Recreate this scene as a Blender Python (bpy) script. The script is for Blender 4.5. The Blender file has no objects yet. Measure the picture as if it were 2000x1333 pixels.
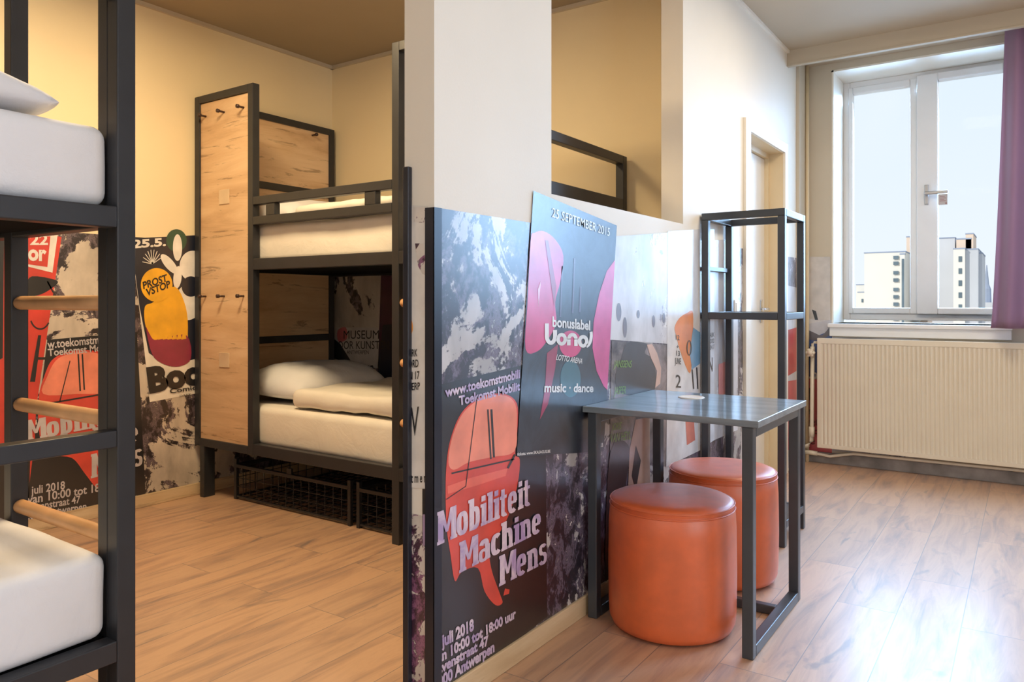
import bpy, bmesh, math, random
from mathutils import Vector, Matrix, noise as mnoise
random.seed(7)
S = bpy.context.scene
COL = S.collection

# ------------------------------------------------------------------ camera
F_PX, HOR, CAM_H = 1473.0, 592.0, 1.14
YAW = math.atan(1008 / F_PX)                       # camera looks this far left of +Y
cam = bpy.data.cameras.new('camera'); cam_o = bpy.data.objects.new('camera', cam); COL.objects.link(cam_o)
cam.sensor_width = 36.0; cam.lens = 36.0 * F_PX / 2000
cam.shift_y = -(666.5 - HOR) / 2000
cam.clip_start = 0.05; cam.clip_end = 2000
cam_o.location = (0, 0, CAM_H); cam_o.rotation_euler = (math.pi / 2, 0, YAW)
S.camera = cam_o
S.view_settings.view_transform = 'Standard'; S.view_settings.look = 'None'
S.view_settings.exposure = 0.0; S.view_settings.gamma = 1.0; S.view_settings.use_curve_mapping = False

def lin(c):
    return tuple(((v / 255) / 12.92 if v / 255 <= .04045 else ((v / 255 + .055) / 1.055) ** 2.4) for v in c) + (1,)

# ------------------------------------------------------------------ world: pale sky with soft cloud
wd = bpy.data.worlds.new('world'); S.world = wd; wd.use_nodes = True
nt = wd.node_tree; N = nt.nodes; Lk = nt.links
bg = N['Background']
tc = N.new('ShaderNodeTexCoord'); sep = N.new('ShaderNodeSeparateXYZ'); Lk.new(tc.outputs['Generated'], sep.inputs[0])
rp = N.new('ShaderNodeValToRGB'); Lk.new(sep.outputs['Z'], rp.inputs[0])
rp.color_ramp.elements[0].position = 0.0; rp.color_ramp.elements[0].color = lin((230, 236, 244))
rp.color_ramp.elements[1].position = 0.6; rp.color_ramp.elements[1].color = lin((200, 222, 242))
nz = N.new('ShaderNodeTexNoise'); nz.inputs['Scale'].default_value = 2.2; nz.inputs['Detail'].default_value = 4
Lk.new(tc.outputs['Generated'], nz.inputs['Vector'])
cr = N.new('ShaderNodeValToRGB'); Lk.new(nz.outputs['Fac'], cr.inputs[0])
cr.color_ramp.elements[0].position = .45; cr.color_ramp.elements[0].color = (0, 0, 0, 1)
cr.color_ramp.elements[1].position = .72; cr.color_ramp.elements[1].color = (.8, .8, .8, 1)
mx = N.new('ShaderNodeMixRGB'); Lk.new(cr.outputs[0], mx.inputs[0]); Lk.new(rp.outputs[0], mx.inputs[1])
mx.inputs[2].default_value = lin((238, 240, 244))
Lk.new(mx.outputs[0], bg.inputs['Color']); bg.inputs['Strength'].default_value = 1.17

def sun(name, direction, strength, color):
    l = bpy.data.lights.new(name, 'SUN'); l.energy = strength; l.color = color; l.angle = math.radians(.6)
    o = bpy.data.objects.new(name, l); COL.objects.link(o)
    o.rotation_euler = Vector(direction).to_track_quat('-Z', 'Y').to_euler(); o.location = (0, 30, 30)
def area(name, loc, direction, sx, sy, power, color, spread=math.pi):   # spread: how widely the lamp or opening throws
    l = bpy.data.lights.new(name, 'AREA'); l.shape = 'RECTANGLE'; l.size = sx; l.size_y = sy
    l.energy = power; l.color = color; l.spread = spread
    o = bpy.data.objects.new(name, l); COL.objects.link(o); o.location = loc
    o.rotation_euler = Vector(direction).to_track_quat('-Z', 'Y').to_euler()
sun('sun', (.45, .8, -.5), 2.6, (1.0, .94, .84))
WARM = (1.0, .74, .42)
DAY = (.38, .64, 1.0)
area('alcove_ceiling_lamp', (-2.75, 1.75, 2.78), (0, 0, -1), .5, .5, 58, WARM)
area('room_lamp_and_fill', (-.25, 4.0, 2.80), (0, 0, -1), .5, .5, 26, (1.0, .84, .64))
area('room_lamp_and_fill', (.9, 1.2, 2.80), (0, 0, -1), 1.2, 1.2, 12, (1.0, .95, .90))  # unseen fill light, added to brighten the room from the front
area('room_lamp_and_fill', (-.5, -.9, 2.80), (0, 0, -1), .8, .8, 26, (1.0, .95, .89))  # added fill behind the camera for surfaces facing it, no known lamp
area('window_daylight', (1.3, 5.9, 1.9), (-.1, -1, -.45), 1.1, 1.7, 72, DAY, math.radians(125))
area('window_daylight', (-.6, 6.35, 1.9), (0, -1, -.42), 1.05, 1.7, 62, DAY, math.radians(125))
area('side_window_daylight', (2.95, .6, 1.6), (-1, 0, 0), 1.6, 1.7, 42, (.90, .95, 1.0))

# ------------------------------------------------------------------ materials
MATS = {}
def base_mat(name, color, rough=.5, spec=.5, metal=0, coat=0, coat_ior=1.5, coat_rough=.1):
    m = bpy.data.materials.new(name); m.use_nodes = True
    b = m.node_tree.nodes['Principled BSDF']
    b.inputs['Base Color'].default_value = lin(color)
    b.inputs['Roughness'].default_value = rough
    b.inputs['Specular IOR Level'].default_value = spec
    b.inputs['Metallic'].default_value = metal
    b.inputs['Coat Weight'].default_value = coat
    b.inputs['Coat IOR'].default_value = coat_ior
    b.inputs['Coat Roughness'].default_value = coat_rough
    MATS[name] = m
    return m, m.node_tree.nodes, m.node_tree.links, b
def noise_node(n, l, scale, detail=4, rough=.5, dist=0, stretch=(1, 1, 1), off=(0, 0, 0)):
    t = n.new('ShaderNodeTexCoord'); mp = n.new('ShaderNodeMapping'); l.new(t.outputs['Object'], mp.inputs[0])
    mp.inputs['Scale'].default_value = stretch; mp.inputs['Location'].default_value = off
    z = n.new('ShaderNodeTexNoise'); z.inputs['Scale'].default_value = scale; z.inputs['Detail'].default_value = detail
    z.inputs['Roughness'].default_value = rough; z.inputs['Distortion'].default_value = dist
    l.new(mp.outputs[0], z.inputs['Vector']); return z
def ramp(n, l, src, stops):
    r = n.new('ShaderNodeValToRGB'); l.new(src, r.inputs[0]); e = r.color_ramp.elements
    while len(e) < len(stops): e.new(.5)
    for el, (p, c) in zip(e, stops): el.position = p; el.color = c if len(c) == 4 else lin(c)
    return r
def mixc(n, l, fac, a, b, mode='MIX'):
    m = n.new('ShaderNodeMixRGB'); m.blend_type = mode
    for i, v in enumerate((fac, a, b)):
        if hasattr(v, 'links'): l.new(v, m.inputs[i])
        elif isinstance(v, (int, float)): m.inputs[i].default_value = v
        else: m.inputs[i].default_value = lin(v)
    return m
def bump(n, l, b, src, strength, dist=.002):
    k = n.new('ShaderNodeBump'); k.inputs['Strength'].default_value = strength; k.inputs['Distance'].default_value = dist
    l.new(src, k.inputs['Height']); l.new(k.outputs[0], b.inputs['Normal'])
def plain(name, color, rough=.5, spec=.5, metal=0, var=.06, scale=6, bmp=0, bscale=60, **kw):
    m, n, l, b = base_mat(name, color, rough, spec, metal, **kw)
    z = noise_node(n, l, scale, 4)
    dark = tuple(max(0, v * (1 - var)) for v in color); lt = tuple(min(255, v * (1 + var)) for v in color)
    r = ramp(n, l, z.outputs['Fac'], [(.3, dark), (.7, lt)]); l.new(r.outputs[0], b.inputs['Base Color'])
    if bmp:
        z2 = noise_node(n, l, bscale, 3); bump(n, l, b, z2.outputs['Fac'], bmp)
    return m
WALL = plain('wall_paint', (236, 230, 218), .55, .3, var=.012, scale=2, bmp=.12, bscale=120)
ALC = plain('alcove_wall_paint', (236, 219, 182), .55, .3, var=.012, scale=2, bmp=.12, bscale=120)
CEIL_SHADE = plain('shaded_taupe_ceiling', (160, 146, 126), .7, .2, var=.012, scale=2)  # darker than the main ceiling: alcove shade put into the colour
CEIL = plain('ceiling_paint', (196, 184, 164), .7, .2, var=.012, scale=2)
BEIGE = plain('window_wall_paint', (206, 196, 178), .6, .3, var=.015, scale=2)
TRIMW = plain('trim_paint', (240, 234, 222), .4, .5, var=.01)
DOORP = plain('door_paint', (240, 236, 228), .35, .5, var=.008)
JAMB = plain('jamb_paint', (226, 206, 170), .4, .5, var=.015)
PVC = plain('white_plastic_frame', (236, 236, 236), .3, .5, var=.008)
SILLM = plain('sill_paint', (240, 241, 243), .3, .5, var=.01)
RADM = plain('radiator_enamel', (232, 222, 202), .3, .5, var=.012)
GREYB = plain('grey_skirting', (142, 136, 132), .6, .3, var=.14, scale=9)
METAL = plain('black_powder_coat', (42, 43, 47), .38, .5, var=.06, scale=12, bmp=.05, bscale=300)
METAL2 = plain('graphite_powder_coat', (54, 61, 69), .34, .8, var=.05, scale=12, bmp=.05, bscale=300)
NAVY = plain('navy_edge_profile', (27, 31, 44), .3, .6, var=.06)
STEEL = plain('brushed_steel', (190, 192, 195), .28, .5, metal=1, var=.04)
CHROME = plain('chrome', (215, 217, 220), .15, .5, metal=1, var=.02)
PLAST = plain('white_plastic', (240, 240, 238), .35, .5, var=.01)
DECK = plain('matt_black_deck', (24, 24, 26), .9, .05, var=.05)
HOOKM = plain('dark_bronze_hook', (58, 38, 34), .4, .5, var=.06)
CARD = plain('clear_card_holder', (214, 190, 160), .2, .6, var=.05)
INK = plain('dark_ink', (30, 30, 32), .35, .5, var=.05)
WIRE = plain('black_wire', (34, 35, 38), .4, .5, var=.05)
LEATHER = plain('orange_leatherette', (212, 96, 42), .38, .55, var=.05, coat=.5, coat_ior=1.8, coat_rough=.5, scale=14, bmp=.16, bscale=420)
RUNG = plain('beech_rung', (214, 164, 116), .4, .5, var=.07, scale=10)

def linen(name, color):
    m, n, l, b = base_mat(name, color, .85, .2)
    z = noise_node(n, l, 5, 4); r = ramp(n, l, z.outputs['Fac'], [(.3, tuple(v * .965 for v in color)), (.7, color)]); l.new(r.outputs[0], b.inputs['Base Color'])
    w = noise_node(n, l, 7, 5, .55, 1.4, (1, 1.6, 1)); k1 = n.new('ShaderNodeBump'); k1.inputs['Strength'].default_value = .3; k1.inputs['Distance'].default_value = .012
    l.new(w.outputs['Fac'], k1.inputs['Height'])
    f = noise_node(n, l, 240, 2, .5, 0, (1, 1, 3)); k2 = n.new('ShaderNodeBump'); k2.inputs['Strength'].default_value = .18; k2.inputs['Distance'].default_value = .002
    l.new(f.outputs['Fac'], k2.inputs['Height']); l.new(k1.outputs[0], k2.inputs['Normal']); l.new(k2.outputs[0], b.inputs['Normal'])
    return m
LINEN = linen('white_linen', (232, 231, 233)); LINEN_C = linen('cream_linen', (232, 226, 216))
def wood(name, c_lo, c_mid, c_hi, axis, rough=.5, spec=.4, crack=.5, coat=0, scale=1.0):
    m, n, l, b = base_mat(name, c_mid, rough, spec, coat=coat)
    st = [7, 7, 7]; st[axis] = .9
    z = noise_node(n, l, 1.6 * scale, 8, .62, .5, tuple(st))
    r = ramp(n, l, z.outputs['Fac'], [(.3, c_lo), (.48, c_mid), (.66, c_hi)])
    st2 = [13, 13, 13]; st2[axis] = 1.4
    z2 = noise_node(n, l, 1.3 * scale, 6, .7, 1.2, tuple(st2), (3, 5, 2))
    r2 = ramp(n, l, z2.outputs['Fac'], [(.36, (88, 62, 46)), (.42, (255, 255, 255))])
    mm = mixc(n, l, crack, r.outputs[0], r2.outputs[0], 'MULTIPLY')
    l.new(mm.outputs[0], b.inputs['Base Color'])
    bump(n, l, b, z.outputs['Fac'], .08)
    return m
OAK_X = wood('oak_panel', (192, 156, 120), (214, 180, 142), (226, 196, 160), 0)
OAK_Y = wood('oak_headboard', (192, 156, 120), (214, 180, 142), (226, 196, 160), 1)
SKIRT = wood('wood_skirting', (186, 154, 116), (206, 178, 140), (220, 196, 160), 1, .45, .5, .3)
DESK = wood('charcoal_laminate', (84, 94, 104), (104, 115, 124), (124, 135, 143), 0, .42, .7, .2, coat=.6, scale=1.6)

def floor_mat():
    m, n, l, b = base_mat('laminate_floor', (176, 128, 84), .3, .5, coat=1, coat_ior=2.9, coat_rough=.74)
    t = n.new('ShaderNodeTexCoord'); sp = n.new('ShaderNodeSeparateXYZ'); l.new(t.outputs['Object'], sp.inputs[0])
    cb = n.new('ShaderNodeCombineXYZ')
    ad = n.new('ShaderNodeMath'); ad.operation = 'ADD'; ad.inputs[1].default_value = .602 + 20 * .204
    l.new(sp.outputs['X'], ad.inputs[0]); l.new(ad.outputs[0], cb.inputs['Y']); l.new(sp.outputs['Y'], cb.inputs['X'])
    br = n.new('ShaderNodeTexBrick'); l.new(cb.outputs[0], br.inputs['Vector'])
    br.offset = .37; br.inputs['Scale'].default_value = 1; br.inputs['Brick Width'].default_value = 1.17
    br.inputs['Row Height'].default_value = .204; br.inputs['Mortar Size'].default_value = .0016
    br.inputs['Mortar Smooth'].default_value = .2; br.inputs['Bias'].default_value = 0
    br.inputs['Color1'].default_value = (.35, .35, .35, 1); br.inputs['Color2'].default_value = (.75, .75, .75, 1)
    br.inputs['Mortar'].default_value = (.5, .5, .5, 1)
    vm = n.new('ShaderNodeVectorMath'); vm.operation = 'MULTIPLY_ADD'
    l.new(br.outputs['Color'], vm.inputs[0]); vm.inputs[1].default_value = (9, 17, 5); l.new(t.outputs['Object'], vm.inputs[2])
    mp = n.new('ShaderNodeMapping'); mp.inputs['Scale'].default_value = (9, 1.1, 1); l.new(vm.outputs[0], mp.inputs[0])
    z = n.new('ShaderNodeTexNoise'); z.inputs['Scale'].default_value = 1.7; z.inputs['Detail'].default_value = 9
    z.inputs['Roughness'].default_value = .62; z.inputs['Distortion'].default_value = .7; l.new(mp.outputs[0], z.inputs['Vector'])
    r = ramp(n, l, z.outputs['Fac'], [(.30, (118, 74, 40)), (.43, (166, 114, 68)), (.56, (190, 140, 92)), (.72, (172, 122, 76))])
    mp2 = n.new('ShaderNodeMapping'); mp2.inputs['Scale'].default_value = (5, 1.6, 1); l.new(vm.outputs[0], mp2.inputs[0])
    z2 = n.new('ShaderNodeTexNoise'); z2.inputs['Scale'].default_value = 1.4; z2.inputs['Detail'].default_value = 5; z2.inputs['Distortion'].default_value = 1.6
    l.new(mp2.outputs[0], z2.inputs['Vector'])
    r2 = ramp(n, l, z2.outputs['Fac'], [(.28, (120, 92, 74)), (.38, (255, 255, 255))])
    mm = mixc(n, l, .75, r.outputs[0], r2.outputs[0], 'MULTIPLY')
    tone = mixc(n, l, .22, mm.outputs[0], br.outputs['Color'], 'OVERLAY')
    fin = mixc(n, l, br.outputs['Fac'], tone.outputs[0], (96, 64, 42))
    l.new(fin.outputs[0], b.inputs['Base Color'])
    return m
FLOOR = floor_mat()

def torn(name, dark, light, seed, thr=.5, scale=2.4, gloss=True):
    kw = dict(coat=.8, coat_ior=1.75, coat_rough=.27) if gloss else {}
    m, n, l, b = base_mat(name, light, .4, .5, **kw)
    z = noise_node(n, l, scale, 9, .62, .9, (1, 1, 1.3), (seed, seed * 2, seed * 3))
    z2 = noise_node(n, l, 16, 8, .75, .3, (1, 1, .7), (seed, 0, seed))
    z3 = noise_node(n, l, 3.2, 5, .6, .2, (1, 1, .5), (0, seed, 1))
    d2 = tuple(min(255, v * 1.9 + 34) for v in dark)
    rd = ramp(n, l, z2.outputs['Fac'], [(.47, dark), (.555, d2), (.60, dark), (.625, light)])
    l2 = tuple(v * .76 for v in light)
    w1 = n.new('ShaderNodeMath'); w1.operation = 'MULTIPLY_ADD'; w1.inputs[1].default_value = .16; l.new(z2.outputs['Fac'], w1.inputs[0]); l.new(z.outputs['Fac'], w1.inputs[2])
    rl = ramp(n, l, z3.outputs['Fac'], [(.35, l2), (.6, light)])
    rl2 = ramp(n, l, z2.outputs['Fac'], [(.30, dark), (.36, (255, 255, 255))])
    lm = mixc(n, l, .8, rl.outputs[0], rl2.outputs[0], 'MULTIPLY')
    msk = ramp(n, l, w1.outputs[0], [(thr + .078, (0, 0, 0, 1)), (thr + .088, (1, 1, 1, 1))])
    fin = mixc(n, l, msk.outputs[0], rd.outputs[0], lm.outputs[0])
    l.new(fin.outputs[0], b.inputs['Base Color'])
    return m
TORN = torn('torn_paper_grey', (44, 38, 48), (218, 213, 212), 3.1, .555, 1.9)
TORN_L = torn('torn_paper_warm', (44, 36, 40), (222, 208, 192), 7.7, .50, 2.0)
TORN_B = torn('torn_paper_back', (52, 46, 50), (214, 204, 192), 12.3, .47, 2.0)
TORN_P = torn('torn_paper_pale', (150, 146, 158), (224, 222, 226), 5.3, .40, 2.2)
TORN_E = torn('torn_paper_end', (62, 34, 54), (222, 214, 206), 9.9, .50, 4.5)
INKS = {}
def ink(c, gloss=True):
    k = (c, gloss)
    if k not in INKS:
        kw = dict(coat=.8, coat_ior=1.75, coat_rough=.27) if gloss else {}
        INKS[k] = plain('printed_ink', c, .4, .5, var=.07, scale=9, **kw)
    return INKS[k]
def grunge_ink(name, a, bb, scale=5, seed=0):
    m, n, l, b = base_mat(name, a, .4, .5, coat=.8, coat_ior=1.75, coat_rough=.27)
    z = noise_node(n, l, scale, 7, .65, .8, (1, 1, 1), (seed, seed, seed))
    r = ramp(n, l, z.outputs['Fac'], [(.38, a), (.62, bb)]); l.new(r.outputs[0], b.inputs['Base Color'])
    return m
SLATE = grunge_ink('poster_slate', (26, 33, 46), (44, 56, 68), 6, 1)
LILAC = grunge_ink('poster_lilac_letters', (168, 146, 190), (226, 208, 220), 9, 4)
PHOTO = grunge_ink('poster_photograph', (46, 44, 50), (150, 138, 140), 4, 8)

def glass_mat():
    m = bpy.data.materials.new('window_glass'); m.use_nodes = True; n = m.node_tree.nodes; l = m.node_tree.links
    n.remove(n['Principled BSDF']); o = n['Material Output']
    t = n.new('ShaderNodeBsdfTransparent'); t.inputs[0].default_value = (.98, .99, .99, 1)
    g = n.new('ShaderNodeBsdfGlossy'); g.inputs['Roughness'].default_value = .02
    f = n.new('ShaderNodeFresnel'); f.inputs[0].default_value = 1.05
    x = n.new('ShaderNodeMixShader'); l.new(f.outputs[0], x.inputs[0]); l.new(t.outputs[0], x.inputs[1]); l.new(g.outputs[0], x.inputs[2])
    l.new(x.outputs[0], o.inputs[0]); return m
GLASS = glass_mat()
def curtain_mat():
    m, n, l, b = base_mat('plum_curtain', (152, 122, 140), .6, .3)
    b.inputs['Sheen Weight'].default_value = .6; b.inputs['Sheen Roughness'].default_value = .4
    z = noise_node(n, l, 90, 3); bump(n, l, b, z.outputs['Fac'], .15)
    t = n.new('ShaderNodeBsdfTranslucent'); t.inputs[0].default_value = lin((206, 172, 186))
    x = n.new('ShaderNodeMixShader'); x.inputs[0].default_value = .4
    l.new(b.outputs[0], x.inputs[1]); l.new(t.outputs[0], x.inputs[2]); l.new(x.outputs[0], n['Material Output'].inputs[0])
    return m
CURT = curtain_mat()
BWHITE = plain('building_render_white', (226, 222, 214), .8, .2, var=.02, scale=.2)
BPEACH = plain('building_render_peach', (222, 200, 182), .8, .2, var=.02, scale=.2)
BGREY = plain('building_render_grey', (196, 198, 204), .8, .2, var=.03, scale=.2)
BWIN = plain('building_window', (96, 112, 122), .3, .5, var=.1, scale=.5)
BROOF = plain('building_roof', (150, 160, 180), .8, .2, var=.05, scale=.3)
GROUND = plain('city_ground', (190, 182, 170), .9, .1, var=.1, scale=.05)

# ------------------------------------------------------------------ helpers
def box(bm, x0, x1, y0, y1, z0, z1, bev=0, seg=2):
    vs = [bm.verts.new((x, y, z)) for x in (x0, x1) for y in (y0, y1) for z in (z0, z1)]
    fs = [bm.faces.new([vs[i] for i in f]) for f in ((0, 1, 3, 2), (4, 6, 7, 5), (0, 4, 5, 1), (2, 3, 7, 6), (0, 2, 6, 4), (1, 5, 7, 3))]
    if bev:
        es = list({e for f in fs for e in f.edges})
        bmesh.ops.bevel(bm, geom=es, offset=bev, segments=seg, profile=.5, affect='EDGES')
def tube(bm, pts, r, seg=10, cap=True):
    pts = [Vector(p) for p in pts]; rings = []
    for i, p in enumerate(pts):
        d = (pts[min(i + 1, len(pts) - 1)] - pts[max(i - 1, 0)]).normalized()
        a = d.cross(Vector((0, 0, 1)) if abs(d.z) < .9 else Vector((1, 0, 0))).normalized(); b = d.cross(a)
        rr = r[i] if isinstance(r, (list, tuple)) else r
        rings.append([bm.verts.new(p + (a * math.cos(t) + b * math.sin(t)) * rr) for t in (2 * math.pi * k / seg for k in range(seg))])
    for A, B in zip(rings, rings[1:]):
        for k in range(seg): bm.faces.new((A[k], A[(k + 1) % seg], B[(k + 1) % seg], B[k]))
    if cap:
        bm.faces.new(rings[0][::-1]); bm.faces.new(rings[-1])
def lathe(bm, prof, c=(0, 0), seg=64):
    rings = []
    for r, z in prof:
        if r < 1e-6: rings.append([bm.verts.new((c[0], c[1], z))])
        else: rings.append([bm.verts.new((c[0] + r * math.cos(2 * math.pi * k / seg), c[1] + r * math.sin(2 * math.pi * k / seg), z)) for k in range(seg)])
    for A, B in zip(rings, rings[1:]):
        for k in range(seg):
            q = [A[k % len(A)], A[(k + 1) % len(A)], B[(k + 1) % len(B)], B[k % len(B)]]
            q = list(dict.fromkeys(q))
            if len(q) > 2: bm.faces.new(q)
def softbox(bm, x0, x1, y0, y1, z0, z1, r, amp=.006, fr=3.0, seed=0, step=.06, sag=0):
    def coords(a, b):
        n = max(2, int((b - a - 2 * r) / step)); e = [a + r * k for k in (0, .12, .35, .65)]
        return e + [a + r + (b - a - 2 * r) * k / n for k in range(n + 1)] + [b - r * k for k in (.65, .35, .12, 0)]
    X, Y, Z = coords(x0, x1), coords(y0, y1), coords(z0, z1)
    cache = {}
    lo = Vector((x0 + r, y0 + r, z0 + r)); hi = Vector((x1 - r, y1 - r, z1 - r))
    def V(x, y, z):
        k = (round(x, 5), round(y, 5), round(z, 5))
        if k not in cache:
            p = Vector((x, y, z)); q = Vector([min(max(p[i], lo[i]), hi[i]) for i in range(3)]); d = p - q
            nn = d.normalized() if d.length > 1e-6 else Vector((0, 0, 1))
            p = q + nn * r
            w = mnoise.noise(p * fr + Vector((seed, seed, seed))) + .45 * mnoise.noise(p * fr * 2.7 + Vector((seed, 0, 9)))
            p += nn * w * amp
            cache[k] = bm.verts.new(p)
        return cache[k]
    def grid(A, B, fn):
        for a0, a1 in zip(A, A[1:]):
            for b0, b1 in zip(B, B[1:]):
                try: bm.faces.new([fn(a0, b0), fn(a1, b0), fn(a1, b1), fn(a0, b1)])
                except ValueError: pass
    for z in (z0, z1): grid(X, Y, lambda a, b, z=z: V(a, b, z))
    for y in (y0, y1): grid(X, Z, lambda a, b, y=y: V(a, y, b))
    for x in (x0, x1): grid(Y, Z, lambda a, b, x=x: V(x, a, b))
def pillow(bm, c, lx, ly, h, seed=0, tilt=0, n=26):
    top, bot = {}, {}
    R = Matrix.Rotation(tilt, 3, 'Y')
    for i in range(n + 1):
        for j in range(n + 1):
            a = -1 + 2 * i / n; b = -1 + 2 * j / n
            t = max(0, (1 - abs(a) ** 3.2) * (1 - abs(b) ** 3.2)) ** .55
            px = a * lx / 2 * (1 - .06 * b * b * (abs(a) ** 2)); py = b * ly / 2 * (1 - .08 * a * a * (abs(b) ** 2))
            w = .014 * mnoise.noise(Vector((a * 2.2 + seed, b * 2.2, seed))) + .007 * mnoise.noise(Vector((a * 5 + seed, b * 5, 3)))
            edge = i in (0, n) or j in (0, n)
            pt = R @ Vector((px, py, h * .62 * t + (0 if edge else w))) + Vector(c)
            top[i, j] = bm.verts.new(pt)
            bot[i, j] = top[i, j] if edge else bm.verts.new(R @ Vector((px, py, -h * .25 * t)) + Vector(c))
    for i in range(n):
        for j in range(n):
            bm.faces.new((top[i, j], top[i + 1, j], top[i + 1, j + 1], top[i, j + 1]))
            q = (bot[i, j], bot[i, j + 1], bot[i + 1, j + 1], bot[i + 1, j])
            try: bm.faces.new(q)
            except ValueError: pass
def obj(name, bm, m, parent=None, smooth=False):
    o0 = Vector(parent['_o']) if parent is not None and '_o' in parent else Vector((0, 0, 0))
    bmesh.ops.recalc_face_normals(bm, faces=bm.faces)
    if o0.length: bmesh.ops.translate(bm, verts=bm.verts, vec=-o0)
    me = bpy.data.meshes.new(name); bm.to_mesh(me); bm.free()
    for k in (m if isinstance(m, (list, tuple)) else [m]): me.materials.append(k)
    if smooth:
        for p in me.polygons: p.use_smooth = True
    o = bpy.data.objects.new(name, me); COL.objects.link(o)
    if parent is not None:
        o.parent = parent
        o['_o'] = tuple(o0)
    return o
def tag(o, label=None, cat=None, group=None):
    if label: o['label'] = label
    if cat: o['category'] = cat
    if group: o['group'] = group
    return o
def thing(name, loc, label, cat, group=None):
    o = bpy.data.objects.new(name, None); COL.objects.link(o); o.location = loc; o.empty_display_size = .1
    o['_o'] = tuple(loc); return tag(o, label, cat, group)
def struct(name, bm, m, parent=None, smooth=False):
    o = obj(name, bm, m, parent, smooth)
    if parent is None: o['kind'] = 'structure'
    return o
def bx(name, m, parent, *a, bev=0, seg=2, kind=None):
    bm = bmesh.new(); box(bm, *a, bev=bev, seg=seg); o = obj(name, bm, m, parent)
    if kind: o['kind'] = kind
    return o

# ------------------------------------------------------------------ room shell
XP, XL, YB, YWIN, ZC, T = -1.342, -4.08, 3.70, 5.70, 2.84, .109
bm = bmesh.new(); box(bm, -4.3, 3.2, -2.2, 6.2, -.12, 0); struct('floor', bm, FLOOR)
bm = bmesh.new(); box(bm, -4.3, 3.2, -2.2, 6.2, ZC, ZC + .15); struct('ceiling', bm, CEIL)
bm = bmesh.new(); box(bm, XL, XP - T, -2.0, YB, ZC - .022, ZC); struct('ceiling_alcove', bm, CEIL_SHADE)
bm = bmesh.new(); box(bm, XL - .2, XL, -2.2, 6.2, 0, ZC); struct('wall_left', bm, ALC)
bm = bmesh.new(); box(bm, XL, XP - T, YB, YB + .12, 0, ZC); struct('wall_back', bm, ALC)
bm = bmesh.new(); box(bm, XL, 3.2, -2.2, -2.0, 0, ZC); struct('wall_behind', bm, WALL)
bm = bmesh.new()
box(bm, 3.0, 3.2, -2.0, -.25, 0, ZC); box(bm, 3.0, 3.2, 1.45, 5.7, 0, ZC); box(bm, 3.0, 3.2, -.25, 1.45, 0, .7); box(bm, 3.0, 3.2, -.25, 1.45, 2.5, ZC)
struct('wall_right', bm, WALL)
bm = bmesh.new(); box(bm, XP - T, XP, 1.584, 2.199, 0, ZC); struct('wall_column', bm, WALL)
bm = bmesh.new(); box(bm, XP - T, XP, 2.199, 3.388, 0, 1.512); struct('wall_half', bm, WALL)
DY0, DY1, DZ = 4.39, 5.14, 2.135
bm = bmesh.new()
box(bm, XP - T, XP, 3.388, DY0, 0, ZC); box(bm, XP - T, XP, DY1, YWIN, 0, ZC); box(bm, XP - T, XP, DY0, DY1, DZ, ZC)
struct('wall_door_side', bm, WALL)
WX0, WX1, WZ0, WZ1, WD = -1.15, -.05, .995, 2.79, 6.06
bm = bmesh.new()
box(bm, -4.08, WX0, YWIN, 6.2, 0, ZC); box(bm, WX0, WX1, YWIN, 6.2, 0, WZ0); box(bm, WX0, WX1, YWIN, 6.2, WZ1, ZC)
box(bm, WX1, .75, YWIN, 6.2, 0, ZC); box(bm, .75, 1.85, YWIN, 6.2, 0, WZ0); box(bm, .75, 1.85, YWIN, 6.2, WZ1, ZC); box(bm, 1.85, 3.2, YWIN, 6.2, 0, ZC)
struct('wall_window', bm, BEIGE)
# white plastered window reveal
bm = bmesh.new(); e = .012
box(bm, WX0, WX0 + e, YWIN - .003, WD, WZ0, WZ1); box(bm, WX1 - e, WX1, YWIN - .003, WD, WZ0, WZ1); box(bm, WX0, WX1, YWIN - .003, WD, WZ1 - e, WZ1)
struct('trim_1', bm, TRIMW)
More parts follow.
